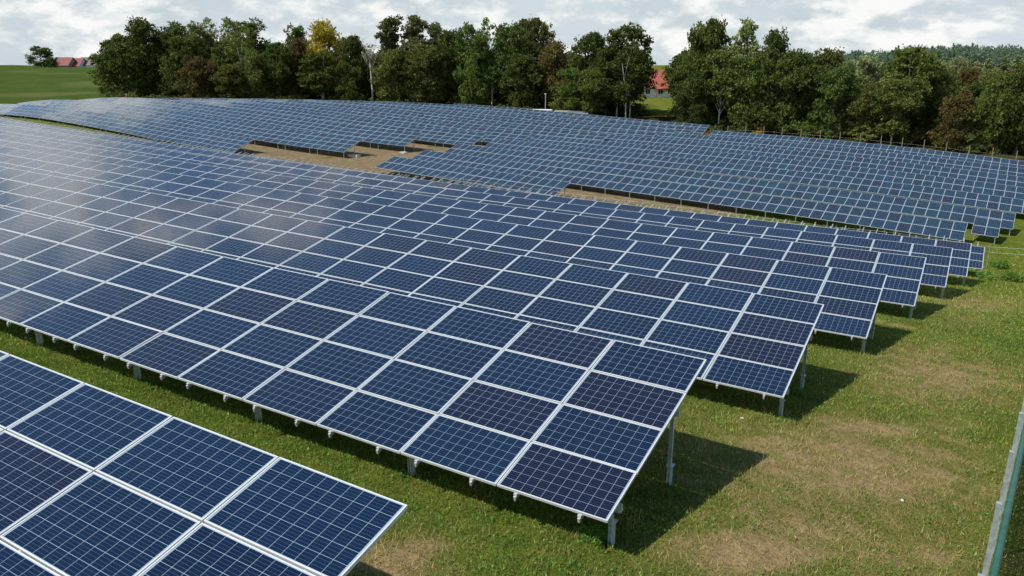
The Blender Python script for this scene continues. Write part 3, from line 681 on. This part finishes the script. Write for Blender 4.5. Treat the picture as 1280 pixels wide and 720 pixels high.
# ------------------------------------------------------------------ buildings
def tile_mat(name, c, sc_):
    m_ = bpy.data.materials.new(name); m_.use_nodes = True; t = NT(m_.node_tree); p = t.n['Principled BSDF']; p.inputs['Roughness'].default_value = .75
    g = t.node('ShaderNodeTexCoord').outputs['Object']; sp = t.node('ShaderNodeSeparateXYZ'); t.l.new(g, sp.inputs[0])
    f = t.ramp(t.m('FRACT', t.m('MULTIPLY', sp.outputs[2], sc_)), (.0, .25)); n_ = t.ramp(t.noise(g, 1.3, 5, .7), (.3, .7))
    a = t.mix(n_, tuple(x*.75 for x in c), tuple(min(1, x*1.2) for x in c)); t.l.new(t.mix(t.m('MULTIPLY', t.m('SUBTRACT', 1, f), .35), a, tuple(x*.5 for x in c)), p.inputs['Base Color']); return m_
M_RED = tile_mat('red_tiles', (.34, .085, .060), 3.2); M_REDO = tile_mat('old_red_tiles', (.20, .060, .045), 3); M_GREYT = tile_mat('grey_tiles', (.14, .125, .11), 3)
M_WALL = mat('rendered_wall', (.72, .68, .60), .9, var=(.8, .12)); M_WALLD = mat('weathered_wall', (.24, .2, .17), .9, var=(.8, .2)); M_GLZ = mat('window_glass', (.02, .025, .03), .08); M_FRW = mat('window_frame_white', (.75, .75, .72), .5)
def house(name, P, yaw, Lx, Wy, eave, ridge, roofm, wallm, label, wins, hip=0, chimney=None, gables=True):
    root = bpy.data.objects.new(name, None); COL.objects.link(root); root.location = P; root.rotation_euler = (0, 0, yaw); tag(root, label, 'house')
    b = MB().box((-Lx/2, -Wy/2, -1.5), (Lx/2, Wy/2, eave))
    for sx in (-1, 1): b.poly([(sx*Lx/2, -Wy/2, eave), (sx*Lx/2, Wy/2, eave), (sx*Lx/2, 0, ridge-.1)][::sx])
    obj('wall', b.mesh('wall', [wallm]), root)
    o_ = .5; b = MB(); sl_ = (ridge-eave)/(Wy/2)
    for sy in (-1, 1):
        e = (sy*(Wy/2+o_), eave-o_*sl_); P4 = [(-Lx/2-o_, e[0], e[1]), (Lx/2+o_, e[0], e[1]), (Lx/2+o_-hip, 0, ridge), (-Lx/2-o_+hip, 0, ridge)]
        Q = [(x, y, z+.22) for x, y, z in P4]; b.poly(P4[::-sy] if sy > 0 else P4[::-1]); b.poly(Q[::sy] if sy < 0 else Q[::-1])
        for k_ in range(4): b.poly([P4[k_], P4[(k_+1) % 4], Q[(k_+1) % 4], Q[k_]])
    rf = obj('roof', b.mesh('roof', [roofm]), root)
    if chimney: obj('chimney', MB().box((chimney-.4, -.4, ridge-1.2), (chimney+.4, .4, ridge+1.0)).box((chimney-.5, -.5, ridge+1.003), (chimney+.5, .5, ridge+1.15)).mesh('chimney', [wallm]), rf)
    for x, z, w_, h_ in wins:
        y = -Wy/2
        wf = MB()
        for c0, c1 in (((x-w_/2, y-.06, z), (x+w_/2, y+.05, z+.09)), ((x-w_/2, y-.06, z+h_-.09), (x+w_/2, y+.05, z+h_)), ((x-w_/2, y-.06, z+.09), (x-w_/2+.09, y+.05, z+h_-.09)), ((x+w_/2-.09, y-.06, z+.09), (x+w_/2, y+.05, z+h_-.09)), ((x-.04, y-.05, z+.09), (x+.04, y+.04, z+h_-.09))): wf.box(c0, c1)
        wo = obj('window', wf.mesh('window', [M_FRW]), root); obj('pane', MB().box((x-w_/2+.09, y-.025, z+.09), (x+w_/2-.09, y-.008, z+h_-.09)).mesh('pane', [M_GLZ]), wo)
    return root
P = at(828, 114, 218); P.z = gz(P.x, P.y)
house('red_roofed_house', (P.x, P.y+4, P.z), .12, 17, 9, 3.0, 7.0, M_RED, M_WALL, 'house with bright red tiled roof and pale wall seen through the gap in the trees', [(-1.2, .9, 1.4, 1.5), (1.6, .9, 1.5, 1.5), (4.6, .9, 1.4, 1.5), (-4.8, .9, 1.4, 1.5)], chimney=3)
b = MB(); b.poly([(-2.6, -5.6, 2.4), (3.4, -5.6, 2.4), (3.4, -4.45, 3.35), (-2.6, -4.45, 3.35)]); b.poly([(-2.6, -5.6, 2.32), (-2.6, -4.45, 3.27), (3.4, -4.45, 3.27), (3.4, -5.6, 2.32)]); b.box((-2.5, -5.5, 0), (-2.35, -5.35, 2.32)); b.box((3.15, -5.5, 0), (3.3, -5.35, 2.32))
obj('porch_roof', b.mesh('porch_roof', [M_RED]), bpy.data.objects['red_roofed_house'])
P = at(722, 92, 235); P.z = gz(P.x, P.y); house('red_roofed_shed', P, .3, 9, 6, 3.4, 6.6, M_RED, M_WALL, 'small red roof glimpsed between crowns left of the birch clump', [(0, 1, 1, 1)])
farm = [(82, 72, 76, 20, M_REDO, 'left farm building with a rusty red tiled roof on the hill', 'farm_building'), (97, 73, 76, 12, M_REDO, 'middle farm building with darker red roof and white gable', 'farm_building'), (114, 72, 77, 14, M_GREYT, 'right farm building with a grey roof beside the wood', 'farm_building')]
for i, (u, v0, v1, Lx, rm_, lab, nm) in enumerate(farm):
    d = 404+i*3; Pt = at(u, 81, d); zg = gz(Pt.x, Pt.y); rt = at(u, v0, d).z
    house(nm, (Pt.x, Pt.y, zg), -.1+.02*i, [8.5, 7.0, 9.0][i], 9, max(.4, rt-zg-3.6), rt-zg, rm_, [M_WALLD, M_WHITE, M_WHITE][i], lab, [(-2, .3, 1.1, .8), (1.5, .3, 1.1, .8)] if i == 1 else [])
# low white boxes and the field lamp behind the left field
for u, v, d, Lx, lab in ((676, 138.5, 172, 4.8, 'long low white box at the edge of the wood, left one of the pair'), (711, 140, 170, 6.6, 'long low white box, right one of the pair by the lamp'), (728, 142.5, 168, 2.3, 'short low white box right of the long pair')):
    Pt = at(u if u != 711 else 713, v, d); g_ = gz(Pt.x, Pt.y); top = at(u, v-1.6, d).z-g_
    root = bpy.data.objects.new('equipment_box', None); COL.objects.link(root); root.location = (Pt.x, Pt.y, g_); root.rotation_euler = (0, 0, -.12); tag(root, lab, 'equipment box')
    obj('body', MB().box((-Lx/2, -1, -.2), (Lx/2, 1, top-.12)).box((-.02, -1.03, .1), (.02, -1.002, top-.2)).mesh('body', [M_WHITE]), root)
    obj('lid', MB().box((-Lx/2-.1, -1.1, top-.117), (Lx/2+.1, 1.1, top)).mesh('lid', [M_WHITE]), root)
Pt = at(682, 118.5, 174); g_ = gz(Pt.x, Pt.y); H = Pt.z-g_
root = bpy.data.objects.new('field_lamp', None); COL.objects.link(root); root.location = (Pt.x, Pt.y, g_); tag(root, 'thin pole with a pale round lamp head behind the long white boxes', 'lamp post')
obj('pole', MB().tube([(0, 0, 0), (0, 0, H)], [.09, .07]).mesh('pole', [M_GALV]), root); obj('lamp_head', MB().tube([(0, 0, H-.02), (0, 0, H+.05), (0, 0, H+.22), (0, 0, H+.3)], [.1, .2, .2, .1], 12).mesh('lamp_head', [M_FRAME]), root)
M_REDP = mat('red_paint', (.5, .06, .04), .6)
for u, vt, lab in ((157.5, 117, 'short red and white marker pole at the left end of the wood'), (165, 119, 'short plain grey marker pole right of the red one')):
    Pt = at(u, vt, 184); g_ = gz(Pt.x, Pt.y); H = Pt.z-g_
    b = MB(); n_ = 5
    for i in range(n_): b.tube([(0, 0, H*i/n_), (0, 0, H*(i+1)/n_-.004)], .07, 8, (i % 2) if 'red' in lab[:9] else 0)
    o = obj('marker_pole', b.mesh('marker_pole', [M_WHITE if 'red' in lab[:9] else M_GALV, M_REDP])); o.location = (Pt.x, Pt.y, g_); tag(o, lab, 'marker pole')
Pt = at(521, 9, 260); g_ = gz(Pt.x, Pt.y); H = Pt.z-g_
b = MB().tube([(0, 0, 0), (0, 0, H)], [.25, .06]).tube([(-.9, 0, H-1.6), (.9, 0, H-1.6)], .05)
o = obj('radio_mast', b.mesh('radio_mast', [M_GALV])); o.location = (Pt.x, Pt.y, g_); tag(o, 'thin mast tip rising above the ragged pines', 'mast')

# ------------------------------------------------------------------ fences
M_WOODP = mat('weathered_post', (.19, .18, .13), .85, var=(3, .25))
def fence(name, pts, h, label, mt, r=.05, wires=(.4, .9, 1.4), cat='fence'):
    root = bpy.data.objects.new(name, None); COL.objects.link(root); root.location = pts[0]; tag(root, label, cat); O = pts[0]
    pm = MB().tube([(0, 0, -.4), (0, 0, h-.04), (0, 0, h)], [r, r, r*.7], 8).mesh('post', [mt])
    for p in pts: obj('post', pm, root).location = p-O
    for wz in wires:
        b = MB(); b.tube([p-O+Vector((0, -r-.01, wz)) for p in pts], .004, 4); obj('wire', b.mesh('wire', [M_GALV]), root)
    return root
a_, n_ = FB['a'], FB['n']
pts = []
for i in range(26):
    s = -46+i*2.95; q = 131.5; xy = a_*s+n_*q; pts.append(Vector((xy[0], xy[1], gz(*xy))))
fence('boundary_fence', pts, 2.25, 'long boundary fence of pale posts in front of the right-hand wood', M_WOODP, .058)
a_, n_ = FA['a'], FA['n']; pts = []
for i in range(17):
    s = -41+i*3.05; q = 56.0+.2*(i % 3); xy = a_*s+n_*q; pts.append(Vector((xy[0], xy[1], gz(*xy))))
fence('field_fence', pts, 1.95, 'light stake fence between the near field and the right-hand field', M_WOODP, .035, (1.5, 1.85))
E0 = pts[-1]; pts = [E0+Vector((.3, .4, 0))]
for dx, dy in ((4.5, .6), (9, 1.0), (14, 1.2), (19, 1.4)):
    x, y = E0.x+dx, E0.y+dy; pts.append(Vector((x, y, gz(x, y))))
rt_ = fence('rope_fence', pts, 1.6, 'pale rope running right from the end of the stake fence', M_WOODP, .03, ())
b = MB(); O = pts[0]
for i in range(len(pts)-1):
    P0, P1 = pts[i]-O+Vector((0, 0, 1.5)), pts[i+1]-O+Vector((0, 0, 1.5)); b.tube([P0.lerp(P1, k/6)-Vector((0, 0, .18*math.sin(math.pi*k/6))) for k in range(7)], .022, 6, cap=False)
obj('rope', b.mesh('rope', [M_FRAME]), rt_)
# green mesh fence passing close by on the right
FD = Vector((.589, .808, 0)); FN = Vector((.808, -.589, 0)); F0 = Vector((4.78, 6.72, 0))+FN*.0
def fpt(t_, off=0): p = F0+FD*t_+FN*off; return Vector((p.x, p.y, 0))
TOPZ = lambda t_: -4.27-.10*t_
root = bpy.data.objects.new('mesh_fence', None); COL.objects.link(root); p = fpt(0); root.location = (p.x, p.y, gz(p.x, p.y)); tag(root, 'green slatted wire fence on galvanised posts, seen edge-on at the lower right', 'fence'); RI = Matrix.Translation(root.location).inverted()
for i in range(-2, 12):
    t_ = i*1.64; p = fpt(t_); zt = TOPZ(t_); zb = gz(p.x, p.y)-.3
    po = MB().box((-.021, -.021, zb), (.021, .021, zt)).box((-.024, -.024, zt+.001), (.024, .024, zt+.012)).mesh('post', [M_GALVD])
    obj('post', po, root, RI @ Matrix.Translation((p.x, p.y, 0)) @ Matrix.Rotation(-R(36.1), 4, 'Z'))
b = MB()
t_ = -4.9
Mf = Matrix.Rotation(-R(36.1), 4, 'Z')
for t_ in np.arange(-4.92, 16.4, .055):
    p = fpt(t_, .075); z1 = TOPZ(t_)-.02; z0 = gz(p.x, p.y)+.03
    b.box((-.005, -.014, z0), (.005, .014, z1), 0, Matrix.Translation((p.x, p.y, 0)) @ Mf)
for j in range(10):
    for off in (.062, .088):
        P = [fpt(t_, off)+Vector((0, 0, TOPZ(t_)-.06-j*.2)) for t_ in (-4.92, 0, 5, 10, 16.4)]; b.tube(P, .004, 5)
for t_ in (-4.92, 16.3): pass
obj('mesh_panel', b.mesh('mesh_panel', [M_GREENP]), root, RI)
b = MB().tube([fpt(t_, .085)+Vector((0, 0, TOPZ(t_)-.01)) for t_ in (-4.92, 0, 5, 10, 16.4)], .032, 10); obj('top_rail', b.mesh('top_rail', [M_GREENP]), root, RI)

# ------------------------------------------------------------------ grass, weeds, litter
def blades(name, N_, dmin, dmax, hmin, hmax, wid, cols, seed, label, wide=False):
    rs = np.random.RandomState(seed); d = rs.uniform(dmin, dmax, N_*4); th = rs.uniform(-.72, .68, N_*4)
    x = d*np.sin(th); y = d*np.cos(th)
    s = x*FA['a'][0]+y*FA['a'][1]; q = x*FA['n'][0]+y*FA['n'][1]
    ok = np.ones(len(x), bool)
    for k in range(1, 9):                     # nothing grows unseen under the middle of the tables
        ok &= ~((s < FA['r'][k-1]-1.5) & (q > FA['q'][k-1]+(.9 if k > 0 else 0)) & (q < FA['q'][k-1]+3.7))
    wm_ = worn_mask(x, y)+.35*fbm(x, y, 1.2, 4); ok &= (rs.rand(len(x)) > np.clip(wm_*1.3, 0, .93)) if name != 'dry_grass' else (rs.rand(len(x)) < np.clip(.12+wm_*1.6, 0, 1)*np.where(wm_ > .85, .4, 1))
    ok &= q > -6
    x, y = x[ok][:N_], y[ok][:N_]; n = len(x); z = ground(x, y)+.035*fbm(x, y, 3.0, 5)*np.exp(-(np.hypot(x, y)/60)**2)+.7*np.exp(-(((x-37)/5)**2+((y-47)/6)**2))
    tall = 1+.6*np.clip(fbm(x, y, 2.3, 6), -.7, 1.3)
    h = rs.uniform(hmin, hmax, n)*tall; a = rs.rand(n)*6.28; lean = rs.uniform(.15, 1.0, n)*h; b_ = a+rs.normal(size=n)*1.0
    w_ = wid*rs.uniform(.6, 1.4, n)*(1+d[ok][:N_]/14)
    P = np.stack([x, y, z-.01], 1); S = np.stack([np.cos(a), np.sin(a), 0*a], 1)*w_[:, None]
    Lk = np.stack([np.cos(b_)*lean, np.sin(b_)*lean, h], 1)
    if wide: V = np.stack([P+Lk*.6, P+Lk+S*1.0, P+Lk*1.3+np.stack([np.cos(b_), np.sin(b_), 0*b_], 1)*w_[:, None]*1.2, P+Lk-S*1.0], 1).reshape(-1, 3)
    else: V = np.stack([P-S, P+S, P+Lk+S*.12, P+Lk-S*.12], 1).reshape(-1, 3)
    me = quads_mesh(name, V, cols); o = obj(name, me); tag(o, label, 'grass' if not wide else 'weeds', kind='stuff'); return o
def blade_mat(name, c1, c2, c3):
    m_ = leaf_mat(name, c1, c2, c3, .0); return m_
BG = blade_mat('grass_blades', (.048, .088, .011), (.095, .125, .020), (.165, .150, .050)); BW = blade_mat('weed_leaves', (.034, .080, .011), (.060, .120, .020), (.12, .17, .055)); BD = blade_mat('dry_blades', (.15, .13, .05), (.22, .18, .08), (.12, .11, .04))
blades('short_grass', 300000, 5, 34, .035, .095, .0035, BG, 1, 'short green grass between and beside the near solar tables')
blades('tall_grass', 70000, 34, 75, .06, .14, .006, BG, 2, 'rougher green grass on the slope further down')
blades('low_weeds', 120000, 5, 36, .02, .065, .0065, BW, 3, 'broad-leaved weeds growing low among the grass', True)
blades('dry_grass', 70000, 5, 50, .03, .11, .003, BD, 4, 'dry yellow stalks scattered through the grass')
# weed clumps standing above the turf
cl = quads_mesh('weed_clump', leaves_np(np.array([(random.uniform(-.14, .14), random.uniform(-.14, .14), random.uniform(.03, .16)) for _ in range(9)]), np.full(9, .13), 90, .022, np.random.RandomState(8)), BW)
for i, (u, v, s_, lab) in enumerate(((1000, 492, .8, 'weed clump in the shade beside the third row post'), (742, 672, .9, 'weed clump by the front corner post of the second row'), (1245, 335, 3.2, 'large weeds on the mound beyond the last row'), (1262, 352, 2.6, 'weeds on the right side of the mound'),
    (1235, 350, 2.2, 'brownish weeds at the left foot of the mound'))):
    t_ = groundpt(u, v); P = Vector(((u-640)/FPX, CP-(v-360)/FPX*SP, -(v-360)/FPX*CP-SP))*t_
    o = obj('weed_clump', cl); o.location = P; o.scale = (s_, s_, s_*.8); o.rotation_euler = (0, 0, i*1.1); tag(o, lab, 'weed', 'weed clumps in the grass')
M_PAPER = mat('pale_scrap', (.5, .49, .46), .8)
bm = bmesh.new(); bmesh.ops.create_icosphere(bm, subdivisions=2, radius=.032)
for v in bm.verts: v.co = Vector((v.co.x*1.3, v.co.y*.8, v.co.z*.5))*(1+.25*math.sin(v.co.x*60+v.co.y*40))
me_ = bpy.data.meshes.new('white_stone'); bm.to_mesh(me_); bm.free(); me_.materials.append(M_PAPER)
for i, (u, v, lab) in enumerate(((927, 524, 'small white stone in the grass in front of the third row'), (1128, 627, 'small white stone on the bare patch at the lower right'), (1195, 383, 'small white stone beside the sixth row post'), (1262, 365, 'white stone at the foot of the weedy mound'), (32, 423, 'white stone in the grass in front of the second row'))):
    t_ = groundpt(u, v); P = Vector(((u-640)/FPX, CP-(v-360)/FPX*SP, -(v-360)/FPX*CP-SP))*t_
    o = obj('white_stone', me_); o.location = P+Vector((0, 0, .02)); o.rotation_euler = (0, 0, i*1.3); tag(o, lab, 'stone', 'white stones in the grass')
